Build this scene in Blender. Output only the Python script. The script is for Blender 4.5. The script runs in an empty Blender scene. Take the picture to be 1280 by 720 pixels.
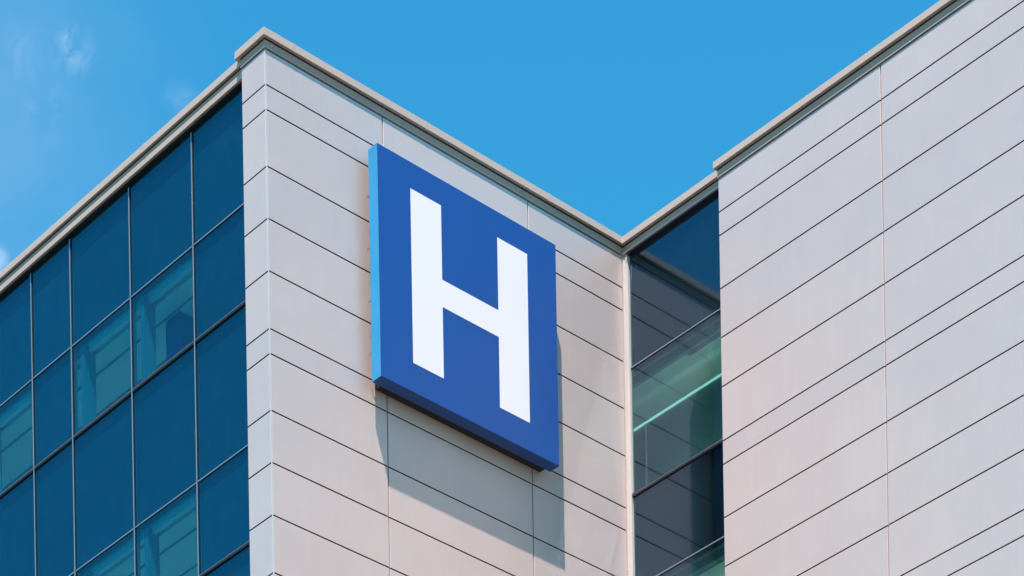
import bpy, math, random
from mathutils import Vector, Matrix, Euler

S = bpy.context.scene
COL = S.collection
random.seed(7)

# ------------------------------------------------------------------ camera
EYE = 1.6                      # eye height above the ground
F_PX, YAW, ROLL, CY = 3831.88, 0.7330666, 0.0168508, 2783.98
cam_d = bpy.data.cameras.new('camera')
cam = bpy.data.objects.new('camera', cam_d)
COL.objects.link(cam)
cam_d.sensor_width = 36.0
cam_d.lens = 36.0 * F_PX / 1280.0
cam_d.shift_x = 0.0
cam_d.shift_y = (CY - 360.0) / 1280.0          # level camera with a shift lens: verticals stay parallel
cam_d.clip_start = 0.5
cam_d.clip_end = 20000.0
right = Vector((math.cos(YAW), -math.sin(YAW), 0))
fwd = Vector((math.sin(YAW), math.cos(YAW), 0))
up = Vector((0, 0, 1))
c, s = math.cos(ROLL), math.sin(ROLL)
rx = right * c - up * s
ry = right * s + up * c
cam.matrix_world = Matrix(((rx.x, ry.x, -fwd.x, -41.0429), (rx.y, ry.y, -fwd.y, -41.4913),
                           (rx.z, ry.z, -fwd.z, EYE), (0, 0, 0, 1)))
_sgn = 1
S.camera = cam

# ------------------------------------------------------------------ light
TO_SUN = Vector((-0.507, -0.42, 1.587)).normalized()
SUN_EL = math.asin(TO_SUN.z)
SUN_AZ = math.atan2(TO_SUN.x, TO_SUN.y)        # clockwise from +Y
W = bpy.data.worlds.new('World'); S.world = W; W.use_nodes = True
nt = W.node_tree; nt.nodes.clear()
def N(nt, t, **kw):
    n = nt.nodes.new(t)
    for k, v in kw.items(): setattr(n, k, v)
    return n
def L_(nt, a, b): nt.links.new(a, b)
def math_(nt, op, a, b=None, c=None, clamp=False):
    n = N(nt, 'ShaderNodeMath', operation=op); n.use_clamp = clamp
    for i, v in enumerate((a, b, c)):
        if v is None: continue
        if hasattr(v, 'links'): L_(nt, v, n.inputs[i])
        else: n.inputs[i].default_value = v
    return n.outputs[0]
def mixc(nt, f, a, b, blend='MIX'):
    n = N(nt, 'ShaderNodeMix', data_type='RGBA', blend_type=blend)
    for i, v in ((0, f), (6, a), (7, b)):
        if hasattr(v, 'links'): L_(nt, v, n.inputs[i])
        else: n.inputs[i].default_value = v
    return n.outputs[2]
sky = N(nt, 'ShaderNodeTexSky', sky_type='NISHITA')
sky.sun_disc = False
sky.sun_elevation = SUN_EL
sky.sun_rotation = SUN_AZ
sky.altitude = 100; sky.air_density = 1.0; sky.dust_density = 0.0; sky.ozone_density = 3.0
SKY_TINT = (0.215, 1.12, 1.20, 1)
col = mixc(nt, 1.0, sky.outputs[0], SKY_TINT, 'MULTIPLY')
# thin wisps of cloud low on the left, laid out by direction in the sky
geo = N(nt, 'ShaderNodeTexCoord')
d = geo.outputs['Generated']
def wisp(col, centre, radius, scale, amount, lo, hi, stretch=(1, 1, 1), seed=0):
    sub = N(nt, 'ShaderNodeVectorMath', operation='DISTANCE'); L_(nt, d, sub.inputs[0]); sub.inputs[1].default_value = centre
    m = N(nt, 'ShaderNodeMapRange', interpolation_type='SMOOTHERSTEP'); L_(nt, sub.outputs['Value'], m.inputs[0])
    m.inputs[1].default_value = radius; m.inputs[2].default_value = 0; m.inputs[3].default_value = 0; m.inputs[4].default_value = 1
    mp = N(nt, 'ShaderNodeMapping'); L_(nt, d, mp.inputs[0]); mp.inputs['Scale'].default_value = stretch
    mp.inputs['Location'].default_value = (seed, seed * .7, 0)
    no = N(nt, 'ShaderNodeTexNoise'); L_(nt, mp.outputs[0], no.inputs[0]); no.inputs['Scale'].default_value = scale
    no.inputs['Detail'].default_value = 4; no.inputs['Roughness'].default_value = 0.55; no.inputs['Distortion'].default_value = 0.5
    r = N(nt, 'ShaderNodeMapRange'); L_(nt, no.outputs[0], r.inputs[0])
    r.inputs[1].default_value = lo; r.inputs[2].default_value = hi
    f = math_(nt, 'MULTIPLY', math_(nt, 'MULTIPLY', m.outputs[0], r.outputs[0]), amount, clamp=True)
    return mixc(nt, f, col, CLOUD)
CLOUD = (3.2, 4.2, 5.6, 1)
col = wisp(col, (0.463, 0.6728, 0.5771), 0.0085, 260, 0.40, 0.42, 0.80, (1.6, 1, .7), 6)
col = wisp(col, (0.4522, 0.6819, 0.5749), 0.0095, 130, 0.26, 0.42, 0.8, (1.6, 1, .6), 3)
col = wisp(col, (0.4617, 0.6833, 0.5656), 0.011, 140, 0.20, 0.42, 0.8, (1, 1, 1), 5)
col = wisp(col, (0.4895, 0.6609, 0.5689), 0.0075, 110, 0.22, 0.35, 0.75, (1, 1, 1), 8)
col = wisp(col, (0.4600, 0.7068, 0.5371), 0.0050, 120, 1.0, 0.2, 0.55, (1, 1, 1), 2)
col = wisp(col, (0.445, 0.70, 0.560), 0.09, 18, 0.22, 0.25, 0.8, (1, 1, 1), 4)
bg = N(nt, 'ShaderNodeBackground'); bg.inputs[1].default_value = 0.10
L_(nt, col, bg.inputs[0])
L_(nt, bg.outputs[0], N(nt, 'ShaderNodeOutputWorld').inputs[0])

sun_d = bpy.data.lights.new('sun', 'SUN'); sun_d.energy = 5.0; sun_d.angle = math.radians(0.5); sun_d.color = (1.0, 0.955, 0.90)
sun = bpy.data.objects.new('sun', sun_d); COL.objects.link(sun)
sun.location = TO_SUN * 200
sun.rotation_euler = TO_SUN.to_track_quat('Z', 'Y').to_euler()
S.view_settings.view_transform = 'Standard'; S.view_settings.look = 'None'
S.view_settings.gamma = 1; S.view_settings.use_curve_mapping = False
S.view_settings.exposure = 1.0
S.render.engine = 'CYCLES'
S.cycles.use_denoising = True
S.cycles.max_bounces = 10; S.cycles.transparent_max_bounces = 16
S.cycles.blur_glossy = 0.0
S.cycles.caustics_reflective = True
S.cycles.sample_clamp_indirect = 80
S.cycles.use_guiding = True; S.cycles.guiding_distribution_type = 'PARALLAX_AWARE_VMM'; S.cycles.surface_guiding_probability = 0.7

# ------------------------------------------------------------------ materials
def mat(name, base, rough=.5, metal=0.0, spec=.5):
    m = bpy.data.materials.new(name); m.use_nodes = True
    b = m.node_tree.nodes['Principled BSDF']
    b.inputs['Base Color'].default_value = (*base, 1); b.inputs['Roughness'].default_value = rough
    b.inputs['Metallic'].default_value = metal; b.inputs['Specular IOR Level'].default_value = spec
    return m, m.node_tree, b

def noise(nt, scale, detail=3, stretch=(1, 1, 1), coord='Object', rough=.5):
    tc = N(nt, 'ShaderNodeTexCoord'); mp = N(nt, 'ShaderNodeMapping'); L_(nt, tc.outputs[coord], mp.inputs[0])
    mp.inputs['Scale'].default_value = stretch
    no = N(nt, 'ShaderNodeTexNoise'); L_(nt, mp.outputs[0], no.inputs[0]); no.inputs['Scale'].default_value = scale
    no.inputs['Detail'].default_value = detail; no.inputs['Roughness'].default_value = rough
    return no.outputs[0]
def rng(nt, v, a, b, c_, d_):
    r = N(nt, 'ShaderNodeMapRange'); L_(nt, v, r.inputs[0])
    for i, x in enumerate((a, b, c_, d_)): r.inputs[i + 1].default_value = x
    return r.outputs[0]

def metal_paint(name, base, rough=.38, metal=.30, var=.02, bump=.0009):
    m, t, b = mat(name, base, rough, metal)
    g = N(t, 'ShaderNodeNewGeometry')
    isl = rng(t, g.outputs['Random Per Island'], 0, 1, 1 - var, 1 + var)
    big = rng(t, noise(t, .55, 2), .3, .7, .975, 1.025)
    dirt = rng(t, noise(t, 6, 5, (1, 1, .12), rough=.65), .35, .8, 1.008, .975)
    k = math_(t, 'MULTIPLY', math_(t, 'MULTIPLY', isl, big), dirt)
    hue = mixc(t, g.outputs['Random Per Island'], (base[0] * .988, base[1], base[2] * 1.015, 1), (base[0] * 1.012, base[1] * .998, base[2] * .985, 1))
    cc = N(t, 'ShaderNodeCombineColor'); [L_(t, k, cc.inputs[i]) for i in range(3)]
    L_(t, mixc(t, 1.0, hue, cc.outputs[0], 'MULTIPLY'), b.inputs['Base Color'])
    L_(t, rng(t, noise(t, 3, 4), .3, .7, rough - .04, rough + .05), b.inputs['Roughness'])
    bp = N(t, 'ShaderNodeBump'); bp.inputs['Strength'].default_value = 1; bp.inputs['Distance'].default_value = bump
    h = math_(t, 'ADD', noise(t, 1.6, 1, (1, 1, .35)), math_(t, 'MULTIPLY', noise(t, 5.5, 2, (1, 1, .12)), .10))
    L_(t, h, bp.inputs['Height']); L_(t, bp.outputs[0], b.inputs['Normal'])
    return m
M_PANEL = metal_paint('panel_metal', (.668, .492, .442))
M_COPE = metal_paint('coping_metal', (.52, .37, .30), .45, .1, .0, .0008)
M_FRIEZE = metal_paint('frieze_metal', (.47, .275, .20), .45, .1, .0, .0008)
M_BEAD = metal_paint('bead_metal', (.60, .53, .50), .35, .2, .0, .0004)
M_TRIM = metal_paint('trim_metal', (.60, .49, .45), .45, .1, .0, .0006)
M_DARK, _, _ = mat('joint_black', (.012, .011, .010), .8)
M_MULL = metal_paint('mullion_aluminium', (.33, .34, .38), .4, .5, .0, .0003)
M_GASKET, _, _ = mat('gasket_black', (.012, .014, .02), .5)
M_BODY, _, _ = mat('concrete_core', (.3, .29, .28), .9)
M_ROOF, _, _ = mat('roof_membrane', (.4, .39, .37), .9)

def glass(name, tint, refl, ior=1.85, dust=.008, haze=0.0, rough=0.0):
    m = bpy.data.materials.new(name); m.use_nodes = True; t = m.node_tree; t.nodes.clear()
    tr = N(t, 'ShaderNodeBsdfTransparent'); tr.inputs[0].default_value = (*tint, 1)
    gl = N(t, 'ShaderNodeBsdfGlossy'); gl.inputs[0].default_value = (*refl, 1); gl.inputs['Roughness'].default_value = rough
    fr = N(t, 'ShaderNodeFresnel'); fr.inputs[0].default_value = ior
    bp = N(t, 'ShaderNodeBump'); bp.inputs['Strength'].default_value = 1; bp.inputs['Distance'].default_value = .0007
    L_(t, noise(t, 1.1, 1), bp.inputs['Height'])
    L_(t, bp.outputs[0], gl.inputs['Normal'])
    gb = N(t, 'ShaderNodeNewGeometry'); outer = math_(t, 'SUBTRACT', 1.0, gb.outputs['Backfacing'])
    L_(t, mixc(t, gb.outputs['Backfacing'], (*tint, 1), (1, 1, 1, 1)), tr.inputs[0])   # the body tint is applied once per pane
    glo = gl.outputs[0]
    if haze:      # rough lobe added for sunlight bounced onto the sign wall: part of the reflection is spread a little
        g2 = N(t, 'ShaderNodeBsdfGlossy'); g2.inputs[0].default_value = (.62, .75, .90, 1); g2.inputs['Roughness'].default_value = .10
        m0 = N(t, 'ShaderNodeMixShader'); m0.inputs[0].default_value = haze; L_(t, glo, m0.inputs[1]); L_(t, g2.outputs[0], m0.inputs[2]); glo = m0.outputs[0]
    mx = N(t, 'ShaderNodeMixShader'); L_(t, math_(t, 'MULTIPLY', fr.outputs[0], outer), mx.inputs[0]); L_(t, tr.outputs[0], mx.inputs[1]); L_(t, glo, mx.inputs[2])
    df = N(t, 'ShaderNodeBsdfDiffuse'); df.inputs[0].default_value = (.35, .38, .4, 1)
    spk = rng(t, noise(t, 9, 6, (1, 1, .5), rough=.7), .5, .95, .0, dust * 3)
    mx2 = N(t, 'ShaderNodeMixShader'); L_(t, math_(t, 'MULTIPLY', math_(t, 'ADD', spk, dust * .25), outer), mx2.inputs[0]); L_(t, mx.outputs[0], mx2.inputs[1]); L_(t, df.outputs[0], mx2.inputs[2])
    L_(t, mx2.outputs[0], N(t, 'ShaderNodeOutputMaterial').inputs[0])
    return m
M_GLASS = glass('blue_tinted_glass', (.10, .52, .62), (.30, .80, 1.0))
M_GLASS_G = glass('green_tinted_glass', (.19, .47, .41), (.56, .70, 1.0), 2.15, haze=.5)
def backpan():
    m, t, b = mat('spandrel_backing', (.01, .09, .17), .6)
    k = rng(t, noise(t, .9, 3), .3, .7, -.25, .25)
    oi = N(t, 'ShaderNodeObjectInfo'); k = math_(t, 'ADD', k, oi.outputs['Random'], clamp=True)
    L_(t, mixc(t, k, (.010, .046, .075, 1), (.016, .080, .122, 1)), b.inputs['Base Color'])
    return m
M_BACK = backpan()
M_BACK_G, _, _ = mat('spandrel_backing_grey', (.006, .009, .03), .6)
M_WHITE_IN, _, _ = mat('interior_white', (.75, .77, .75), .7)
M_GREY_IN, _, _ = mat('interior_grey', (.25, .30, .31), .7)
M_DARK_IN, _, _ = mat('interior_dark', (.05, .06, .07), .7)
M_NAVY_IN, _, _ = mat('interior_navy', (.06, .08, .28), .6)
def emit(name, colr, st):
    m = bpy.data.materials.new(name); m.use_nodes = True; t = m.node_tree; t.nodes.clear()
    e = N(t, 'ShaderNodeEmission'); e.inputs[0].default_value = (*colr, 1); e.inputs[1].default_value = st
    L_(t, e.outputs[0], N(t, 'ShaderNodeOutputMaterial').inputs[0]); return m
M_FILL_L = emit('added_room_glow', (1.0, .98, .92), 1.3)  # glow added to brighten the left rooms
M_LAMP = emit('lit_tube', (.80, 1.0, .95), .75)
M_FILL_R = emit('added_uplight_glow', (1.0, .98, .92), 3.4)  # glow of the added strips on the recess floors

def sign_paint(name, base, rough=.38, var=.03):
    m, t, b = mat(name, base, rough, 0, .35)
    k = rng(t, noise(t, 1.3, 4, (1, 1, .5)), .3, .7, 1 - var, 1 + var)
    cc = N(t, 'ShaderNodeCombineColor'); [L_(t, k, cc.inputs[i]) for i in range(3)]
    L_(t, mixc(t, 1.0, (*base, 1), cc.outputs[0], 'MULTIPLY'), b.inputs['Base Color'])
    bp = N(t, 'ShaderNodeBump'); bp.inputs['Distance'].default_value = .0008
    L_(t, noise(t, 1.5, 1), bp.inputs['Height']); L_(t, bp.outputs[0], b.inputs['Normal'])
    return m
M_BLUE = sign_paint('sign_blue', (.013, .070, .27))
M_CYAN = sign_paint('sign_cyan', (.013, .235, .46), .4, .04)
M_WHITE = sign_paint('letter_white', (.83, .71, .69), .35, .006)
M_STEEL, _, _ = mat('bracket_steel', (.22, .22, .22), .5, .5)

# ------------------------------------------------------------------ mesh helpers
class MB:
    def __init__(s): s.v = []; s.f = []; s.m = []; s.k = 0
    def box(s, a, b, mi=None):
        x0, y0, z0 = (min(p, q) for p, q in zip(a, b)); x1, y1, z1 = (max(p, q) for p, q in zip(a, b))
        n = len(s.v)
        s.v += [(x0, y0, z0), (x1, y0, z0), (x1, y1, z0), (x0, y1, z0), (x0, y0, z1), (x1, y0, z1), (x1, y1, z1), (x0, y1, z1)]
        for q in ((0, 3, 2, 1), (4, 5, 6, 7), (0, 1, 5, 4), (1, 2, 6, 5), (2, 3, 7, 6), (3, 0, 4, 7)):
            s.f.append(tuple(n + i for i in q)); s.m.append(mi or 0)
        return s
    def prism(s, ring_a, ring_b, caps=True, mi=0):
        n = len(s.v); k = len(ring_a); s.v += list(ring_a) + list(ring_b)
        for i in range(k):
            j = (i + 1) % k; s.f.append((n + i, n + j, n + k + j, n + k + i)); s.m.append(mi)
        if caps:
            s.f.append(tuple(n + i for i in reversed(range(k)))); s.f.append(tuple(n + k + i for i in range(k))); s.m += [mi, mi]
        return s
    def panel(s, o, u, n, u0, u1, z0, z1, th=.03, ch=.004, mi=0):
        """cladding tray: front face on the plane through o with normal n, small folded edges"""
        o = Vector(o); u = Vector(u); n = Vector(n); zz = Vector((0, 0, 1))
        P = lambda a, z, w: tuple(o + u * a + zz * z + n * w)
        b = [P(u0, z0, -th), P(u1, z0, -th), P(u1, z1, -th), P(u0, z1, -th)]
        m_ = [P(u0, z0, -ch), P(u1, z0, -ch), P(u1, z1, -ch), P(u0, z1, -ch)]
        f = [P(u0 + ch, z0 + ch, 0), P(u1 - ch, z0 + ch, 0), P(u1 - ch, z1 - ch, 0), P(u0 + ch, z1 - ch, 0)]
        k = len(s.v); s.v += b + m_ + f
        for r in (0, 4):
            for i in range(4):
                j = (i + 1) % 4; s.f.append((k + r + i, k + r + j, k + r + 4 + j, k + r + 4 + i)); s.m.append(1 if (r == 0 and i in (0, 2)) else mi)
        s.f.append((k + 8, k + 9, k + 10, k + 11)); s.m.append(mi)
        return s
    def build(s, name, mats, parent=None, bevel=0):
        me = bpy.data.meshes.new(name); me.from_pydata(s.v, [], s.f)
        for m in (mats if isinstance(mats, (list, tuple)) else [mats]): me.materials.append(m)
        me.polygons.foreach_set('material_index', s.m); me.update()
        import bmesh
        bm = bmesh.new(); bm.from_mesh(me); bmesh.ops.recalc_face_normals(bm, faces=bm.faces); bm.to_mesh(me); bm.free()
        o = bpy.data.objects.new(name, me); COL.objects.link(o)
        if parent: o.parent = parent
        if bevel:
            b = o.modifiers.new('bevel', 'BEVEL'); b.width = bevel; b.segments = 2; b.limit_method = 'ANGLE'
        return o
def thing(name, label, cat, group=None):
    o = bpy.data.objects.new(name, None); COL.objects.link(o)
    o['label'] = label; o['category'] = cat
    if group: o['group'] = group
    return o
def Z(z): return z + EYE        # heights measured from the eye

# ------------------------------------------------------------------ ground
m, t, b = mat('ground_paving', (.22, .2, .18), .9)
k = rng(t, noise(t, .05, 6), .4, .6, 0, 1)
L_(t, mixc(t, k, (.100, .098, .082, 1), (.078, .075, .064, 1)), b.inputs['Base Color'])
g = MB(); R_ = 6000
g.v = [(-R_, -R_, 0), (R_, -R_, 0), (R_, R_, 0), (-R_, R_, 0)]; g.f = [(0, 1, 2, 3)]; g.m = [0]
gr = g.build('ground', m); gr['kind'] = 'structure'

# ------------------------------------------------------------------ building
L = 8.5389; Y3 = 2.710; PR = 0.20          # width of sign wall, depth of glazed recess, projection of the right block
LG = -L + 0.15                             # plane of the left curtain wall
RG = 0.05                                  # plane of the recess glazing
TOP = 37.43
B = thing('hospital_building', 'tall modern building clad in pale grey metal panels with blue tinted glass walls', 'building')

GAP = .0115
def levels():
    out = []; base = [36.83, 36.40, 35.425, 34.53, 33.63]; k = 0
    z = [TOP + .013]
    while True:
        for q in base:
            v = q - 4.19 * k
            if v < -EYE + .5: return z + [-EYE - .5]
            z.append(v)
        k += 1
LV = levels()
def clad(o, u, n, seams, name):
    mb = MB()
    for a, b_ in zip(seams[:-1], seams[1:]):
        for z1, z0 in zip(LV[:-1], LV[1:]):
            mb.panel(o, u, n, a + .012, b_ - .012, Z(z0 + GAP), Z(z1 - GAP), .07)
    # dark backing board behind the open joints
    o_ = Vector(o); u_ = Vector(u); n_ = Vector(n); zz = Vector((0, 0, 1))
    p = [o_ + u_ * (seams[0] + .03) - n_ * .074, o_ + u_ * (seams[-1] - .005) - n_ * .074]
    q = [v - n_ * .05 for v in p]
    mb.prism([tuple(v + zz * -.2) for v in (p[0], p[1], q[1], q[0])], [tuple(v + zz * Z(TOP + .02)) for v in (p[0], p[1], q[1], q[0])], mi=1)
    return mb.build(name, [M_PANEL, M_DARK], B)
clad((0, 0, 0), (1, 0, 0), (0, -1, 0), [-L + .006, -5.925, -2.44, -.012], 'metal_wall')                    # behind the sign
clad((-L, 0, 0), (0, 1, 0), (-1, 0, 0), [.006, .672], 'metal_wall')                                       # narrow return
clad((-PR, 0, 0), (0, -1, 0), (-1, 0, 0), [Y3, 6.634, 10.56, 14.5, 18.4], 'metal_wall')                   # right block
clad((0, -Y3, 0), (1, 0, 0), (0, 1, 0), [-PR + .004, RG + .1], 'metal_wall')                              # side of right block
# bright bead on the outer corner
MB().box((-L - .003, -.003, -.1), (-L + .013, .013, Z(TOP))).build('corner_bead', M_BEAD, B)
# stepped trim where the sign wall meets the recess glazing
MB().box((-.002, -.012, 0), (RG, .05, Z(TOP))).box((.012, -.055, 0), (RG, -.0125, Z(TOP - .002))).box((.004, -.125, 0), (RG + .04, -.058, Z(TOP - .004))).build('corner_trim', M_TRIM, B)

# solid core of the three blocks, hidden behind cladding and glass
core = MB()
core.box((-L + .12, .09, -.1), (0.04, .30, Z(37.25)))          # behind sign wall
core.box((-L + .09, .30, -.1), (-L + .3, .66, Z(37.25)))       # narrow return
core.box((-PR + .09, -18.3, -.1), (RG + .3, -Y3 - .09, Z(37.25)))
core.build('inner_wall', M_BODY, B)
MB().box((-L + .3, 14.2, -.1), (16, 14.5, Z(37.25))).box((15.7, -18.3, -.1), (16, 14.2, Z(37.25))).box((RG + .3, -18.4, -.1), (15.7, -18.1, Z(37.25))).build('rear_wall', M_PANEL, B)
MB().box((-L + .3, .3, Z(37.0)), (15.7, 14.2, Z(37.2))).box((RG + .3, -18.1, Z(37.0)), (15.7, .3, Z(37.198))).build('roof_slab', M_ROOF, B)

# ---- copings: one profile swept along a plan path with mitred corners
def offset_path(path, norms, o):
    out = []
    for i, p in enumerate(path):
        if i == 0: n = Vector(norms[0])
        elif i == len(path) - 1: n = Vector(norms[-1])
        else:
            a, b_ = Vector(norms[i - 1]), Vector(norms[i])
            n = (a + b_) if abs(a.dot(b_)) < .5 else a
        out.append((p[0] + n.x * o, p[1] + n.y * o))
    return out
def sweep(name, profile, path, norms, mt, parent=None):
    mb = MB(); rings = [[(x, y, Z(z)) for x, y in offset_path(path, norms, o)] for o, z in profile]
    k = len(profile)
    for i in range(len(path) - 1):
        mb.prism([rings[j][i] for j in range(k)], [rings[j][i + 1] for j in range(k)], caps=True)
    return mb.build(name, mt, parent or B)
def coping(path, norms, top, capb, lip0, lip1, ov=.068, fr=.008, lip=.020, end=0):
    far = list(path)
    if end: far[0] = (far[0][0], far[0][1] + end)      # the cap oversails the end of the wall
    c_ = sweep('coping_cap', [(ov, capb), (ov + .003, capb + .004), (ov, top), (-.42, top + .025), (-.42, capb), (fr - .01, capb)], far, norms, M_COPE)
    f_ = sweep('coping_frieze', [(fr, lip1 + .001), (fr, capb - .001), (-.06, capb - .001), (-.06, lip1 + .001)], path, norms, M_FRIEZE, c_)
    sweep('shade_strip', [(fr + .003, capb - .030), (fr + .003, capb - .002), (-.05, capb - .002), (-.05, capb - .030)], path, norms, M_DARK, c_)  # black strip painted in for the dark reveal under the cap
    l_ = sweep('drip_edge', [(lip, lip0), (lip, lip1), (-.06, lip1), (-.06, lip0)], path, norms, M_COPE, c_)
    return c_
nx, ny = (-1, 0), (0, -1)
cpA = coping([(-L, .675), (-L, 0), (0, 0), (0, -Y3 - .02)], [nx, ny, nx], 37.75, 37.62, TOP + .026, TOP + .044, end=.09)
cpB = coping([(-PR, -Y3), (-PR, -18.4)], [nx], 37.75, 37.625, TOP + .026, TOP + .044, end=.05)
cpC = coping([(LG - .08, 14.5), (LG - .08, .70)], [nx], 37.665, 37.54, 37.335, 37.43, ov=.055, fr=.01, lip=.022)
def joint_cover(parent, axis, at, plane, ov, z0, z1):
    # thin cover strip over a butt joint of the cap
    w = .035
    e = plane - ov
    if axis == 'x': MB().box((at - w, e - .003, Z(z0 - .004)), (at + w, e + .02, Z(z1 + .004))).build('joint_cover', M_COPE, parent)
    else: MB().box((e - .003, at - w, Z(z0 - .004)), (e + .02, at + w, Z(z1 + .004))).build('joint_cover', M_COPE, parent)
for x in (-7.95, -4.95, -1.95): joint_cover(cpA, 'x', x, 0, .068, 37.62, 37.75)
for y in (-5.3, -8.3, -11.3, -14.3): joint_cover(cpB, 'y', y, -PR, .068, 37.625, 37.75)
for y in (3.6, 6.6, 9.6, 12.6): joint_cover(cpC, 'y', y, LG - .08, .055, 37.54, 37.665)
# black closure between the coping and the glass heads
MB().box((LG - .06, .70, Z(37.315)), (LG + .3, 14.4, Z(37.333))).box((LG + .02, .70, Z(37.20)), (LG + .1, 14.4, Z(37.314))).build('head_flashing', M_GASKET, B)
MB().box((-.04, -Y3 + .01, Z(37.40)), (RG + .3, -.13, Z(TOP + .01))).box((RG + .02, -Y3 + .01, Z(37.25)), (RG + .1, -.13, Z(37.399))).build('head_flashing', M_GASKET, B)

# ---- curtain walls
def pane(x, y0, y1, z0, z1, vision, gl, back):
    o = MB().box((x, y0, Z(z0)), (x + .012, y1, Z(z1))).build('window_pane' if vision else 'spandrel_pane', gl, B)
    if not vision:
        MB().box((x + .05, y0 + .002, Z(z0) + .002), (x + .11, y1 - .002, Z(z1) - .002)).build('back_panel', back, o)
ycols = [.68, 2.327, 4.253, 6.17, 7.483, 9.40, 11.30, 13.2, 14.4]
zr = [37.30]
k = 0
while zr[-1] > 3:
    zr.append(35.26 - 4.2 * k); zr.append(33.55 - 4.18 * k); k += 1
VIS = {1: (1, 2, 4, 6), 3: (1, 2, 5, 6)}
for r in range(4 + 1):
    for ci in range(len(ycols) - 1):
        pane(LG, ycols[ci] + .012, ycols[ci + 1] - .012, zr[r + 1] + .012, zr[r] - .012, ci in VIS.get(r, ()), M_GLASS, M_BACK)
pane(LG, .69, 14.39, -EYE + .05, zr[5] - .012, False, M_GLASS, M_BACK)      # storeys below the frame
for ci, y in enumerate(ycols[1:-1]):
    mu = MB().box((LG - .022, y - .012, 0), (LG + .10, y + .012, Z(37.26))).build('mullion', M_MULL, B)
    MB().box((LG - .018, y + .0125, 0), (LG + .02, y + .024, Z(37.26))).box((LG - .018, y - .024, 0), (LG + .02, y - .0125, Z(37.26))).build('gasket', M_GASKET, mu)
def transom(x, y0, y1, z, dark, ys):
    segs = [y0] + [y for y in ys if y0 < y < y1] + [y1]
    t_ = None
    mb = MB(); gk = MB()
    for a, b_ in zip(segs[:-1], segs[1:]):
        a += .027; b_ -= .027
        if dark:
            mb.box((x - .034, a, Z(z + .004)), (x + .1, b_, Z(z + .011)))
            gk.box((x - .030, a, Z(z - .034)), (x + .1, b_, Z(z + .0035)))
            gk.box((x - .030, a, Z(z + .0115)), (x + .1, b_, Z(z + .030)))
        else:
            mb.box((x - .016, a, Z(z - .009)), (x + .1, b_, Z(z + .009)))
            gk.box((x - .010, a, Z(z - .023)), (x + .1, b_, Z(z - .0095)))
    o = mb.build('transom', M_MULL, B); gk.build('gasket', M_GASKET, o)
for r in range(1, len(zr) - 1):
    transom(LG, .68, 14.4, zr[r], r % 2 == 0, ycols[1:-1])
# recess
rz = [37.35, 35.27, 32.848, 31.077, 28.655, 26.88]
for r in range(5):
    pane(RG, -Y3 + .03, -.135, rz[r + 1] + .012, rz[r] - .012, r in (1, 3), M_GLASS_G, M_BACK_G)
pane(RG, -Y3 + .03, -.135, -EYE + .05, rz[5] - .012, False, M_GLASS_G, M_BACK_G)
for r in range(1, 5): transom(RG, -Y3 - .01, -.10, rz[r], r % 2 == 0, [])

# ---- rooms seen through the clear panes
def room(x0, x1, y0, y1, z0, z1, part_x=None):
    rm = MB()
    rm.box((x0, y0, Z(z0 - .15)), (x1, y1, Z(z0)), 1)
    rm.box((x0, y0, Z(z1)), (x1, y1, Z(z1 + .12)), 0)
    rm.box((x1, y0, Z(z0)), (x1 + .1, y1, Z(z1)), 1)
    rm.box((x0, y0 - .1, Z(z0)), (x1, y0, Z(z1)), 1); rm.box((x0, y1, Z(z0)), (x1, y1 + .1, Z(z1)), 1)
    return rm.build('room', [M_WHITE_IN, M_WHITE_IN], B)
def lamp(name, a, b_, parent, mt): return MB().box(a, b_).build(name, mt, parent)
def left_room(ceil, floor_, cols, dark_at=None):
    x0 = LG + .14
    rm = room(x0, -L + 5.5, .75, 14.1, floor_, ceil)
    # stepped bulkhead along the head of the windows
    MB().box((x0 + .02, .8, Z(ceil - .10)), (x0 + .10, 14.0, Z(ceil - .002))).box((x0 + .22, .8, Z(ceil - .07)), (x0 + .34, 14.0, Z(ceil - .002))).build('bulkhead', M_WHITE_IN, rm)
    bb = MB()
    for q in (.62, 1.35): bb.box((x0 + q, .8, Z(ceil - .02)), (x0 + q + .035, 14.0, Z(ceil - .001)))
    bb.build('ceiling_slot', M_GREY_IN, rm)
    for ci in cols:
        yr = ycols[ci + 1]
        MB().box((LG + .06, yr - .30, Z(floor_)), (LG + .32, yr - .20, Z(ceil - .01))).build('column', M_GREY_IN, rm)
    if dark_at: MB().box((x0 + .7, dark_at[0], Z(floor_)), (x0 + 1.2, dark_at[1], Z(ceil - .02))).build('column', M_NAVY_IN, rm)
    lamp('added_uplight', (x0 + 1.2, 1.0, Z(floor_ + .02)), (x0 + 1.45, 13.8, Z(floor_ + .06)), rm, M_FILL_L)  # unseen strip below the sill, added to light the ceiling
    for y in (1.6, 3.5, 5.3, 8.0, 10.4):
        lamp('added_ceiling_glow', (x0 + 3.2, y, Z(ceil - .05)), (x0 + 4.4, y + .35, Z(ceil - .003)), rm, M_FILL_L)  # out of view, added to brighten the room by bounced light
left_room(35.20, 32.6, (1, 2, 4), (3.9, 4.35))
left_room(31.00, 28.4, (1, 2, 5))
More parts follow.
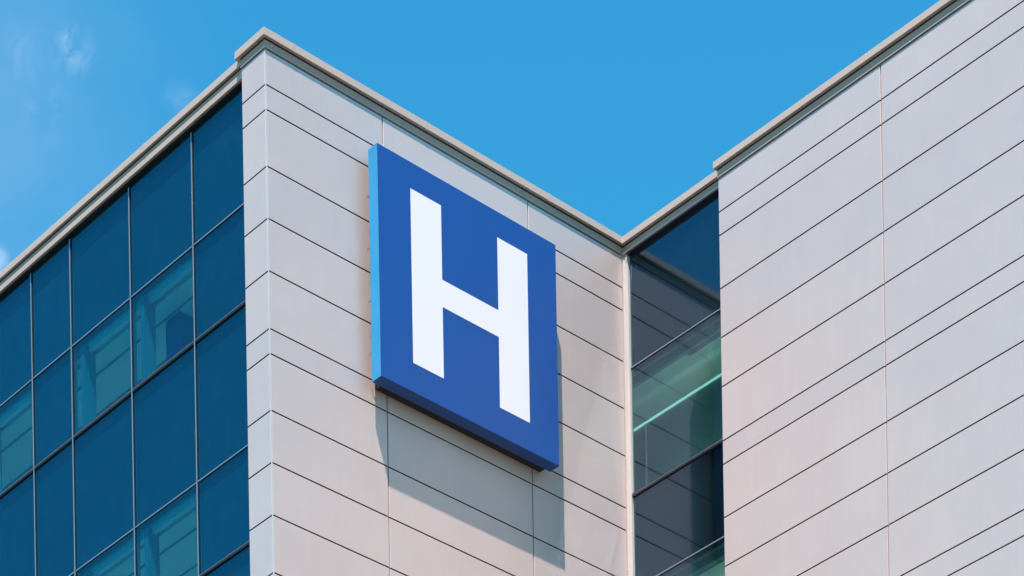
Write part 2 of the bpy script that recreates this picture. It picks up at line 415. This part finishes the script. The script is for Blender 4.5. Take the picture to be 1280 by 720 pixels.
def recess_room(ceil, floor_):
    x0 = RG + .14
    rm = room(x0, 4.0, -5.0, 1.2, floor_, ceil)
    MB().box((.93, -4.9, Z(floor_)), (1.02, 1.15, Z(ceil - .44))).build('partition', M_GREY_IN, rm)
    lamp('light_strip', (.89, -4.9, Z(ceil - .44)), (.925, 1.15, Z(ceil - .414)), rm, M_LAMP)
    MB().box((.90, .36, Z(floor_ + .2)), (.925, .39, Z(ceil - .441))).build('partition_post', M_WHITE_IN, rm)
    MB().box((x0 + .28, -2.6, Z(ceil - .012)), (x0 + .30, -1.2, Z(ceil - .001))).box((x0 + .33, -2.6, Z(ceil - .012)), (x0 + .35, -1.2, Z(ceil - .001))).build('ceiling_slot', M_DARK_IN, rm)
    ring = lambda z, r: [(x0 + .66 + r * math.cos(a * math.pi / 12), -2.72 + r * math.sin(a * math.pi / 12), z) for a in range(24)]
    MB().prism(ring(Z(ceil - .03), .085), ring(Z(ceil - .001), .085)).build('ceiling_speaker', M_DARK_IN, rm)
    MB().box((x0 + .01, -4.9, Z(ceil - .16)), (x0 + .09, 1.1, Z(ceil - .001))).build('bulkhead', M_GREY_IN, rm)
    lamp('added_uplight', (2.0, -4.2, Z(floor_ + .02)), (2.3, -.2, Z(floor_ + .06)), rm, M_FILL_R)  # unseen behind the partition, added to brighten the ceiling
    lamp('added_uplight', (x0 + .25, -4.2, Z(floor_ + .02)), (x0 + .45, -.2, Z(floor_ + .06)), rm, M_FILL_R)  # added below sill height to light the ceiling from underneath
recess_room(35.21, 32.6)
recess_room(31.02, 28.4)

# ------------------------------------------------------------------ hospital sign
X0, X1, ZB, ZT, YF, YB = -6.413, -2.150, 32.465, 36.548, -.42, -.175
SG = thing('hospital_sign', 'big square blue sign with a white capital H standing off the metal wall', 'sign')
SG.location = (0, 0, 0)
MB().box((X0 + .004, YF, Z(ZB + .004)), (X1 - .004, YF + .01, Z(ZT - .004))).build('face_panel', M_BLUE, SG, .002)
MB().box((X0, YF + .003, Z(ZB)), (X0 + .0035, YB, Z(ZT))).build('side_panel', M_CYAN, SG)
MB().box((X1 - .0035, YF + .003, Z(ZB)), (X1, YB, Z(ZT))).build('side_panel', M_BLUE, SG)  # darker than the left side: its shade is put into the colour
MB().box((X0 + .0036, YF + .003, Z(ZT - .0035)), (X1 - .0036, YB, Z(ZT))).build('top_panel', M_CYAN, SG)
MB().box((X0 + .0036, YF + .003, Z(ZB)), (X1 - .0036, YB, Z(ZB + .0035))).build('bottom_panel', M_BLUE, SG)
MB().box((X0 + .004, YB - .006, Z(ZB + .004)), (X1 - .004, YB - .002, Z(ZT - .004))).build('rear_panel', M_DARK, SG)  # back coloured black to deepen the shade behind the sign
MB().box((X0 + .22, YB - .001, Z(ZB + .03)), (X1 - .10, -.001, Z(ZT - .12))).build('added_shade_block', M_DARK, SG)  # dark box added to block light and darken the gap behind the sign
a0, a1, b0, b1 = -5.662, -4.950, -3.604, -2.873
hb, ht, c0, c1 = 32.985, 36.072, 34.262, 34.748
out = [(a0, hb), (a1, hb), (a1, c0), (b0, c0), (b0, hb), (b1, hb), (b1, ht), (b0, ht), (b0, c1), (a1, c1), (a1, ht), (a0, ht)]
MB().prism([(x, YF - .003, Z(z)) for x, z in out], [(x, YF - .0005, Z(z)) for x, z in out]).build('letter', M_WHITE, SG)
for z in (32.95, 33.87, 34.79, 35.71):
    for x, sgn in ((X0, -1), (X1, 1)):
        e = x + sgn * .020
        MB().box((e, YB + .004, Z(z)), (x - sgn * .03, YB + .010, Z(z + .035))).box((e, YB + .010, Z(z)), (e - sgn * .006, YB + .05, Z(z + .035))).build('bracket', M_STEEL, SG)
for i in range(10):
    z = ZB + .12 + i * .425
    for y in (YB - .05, YF + .06):
        ring = lambda x, r: [(x, y + r * math.cos(a * math.pi / 4), Z(z) + r * math.sin(a * math.pi / 4)) for a in range(8)]
        MB().prism(ring(X0 - .002, .004), ring(X0 - .0002, .004)).build('screw', M_STEEL, SG)
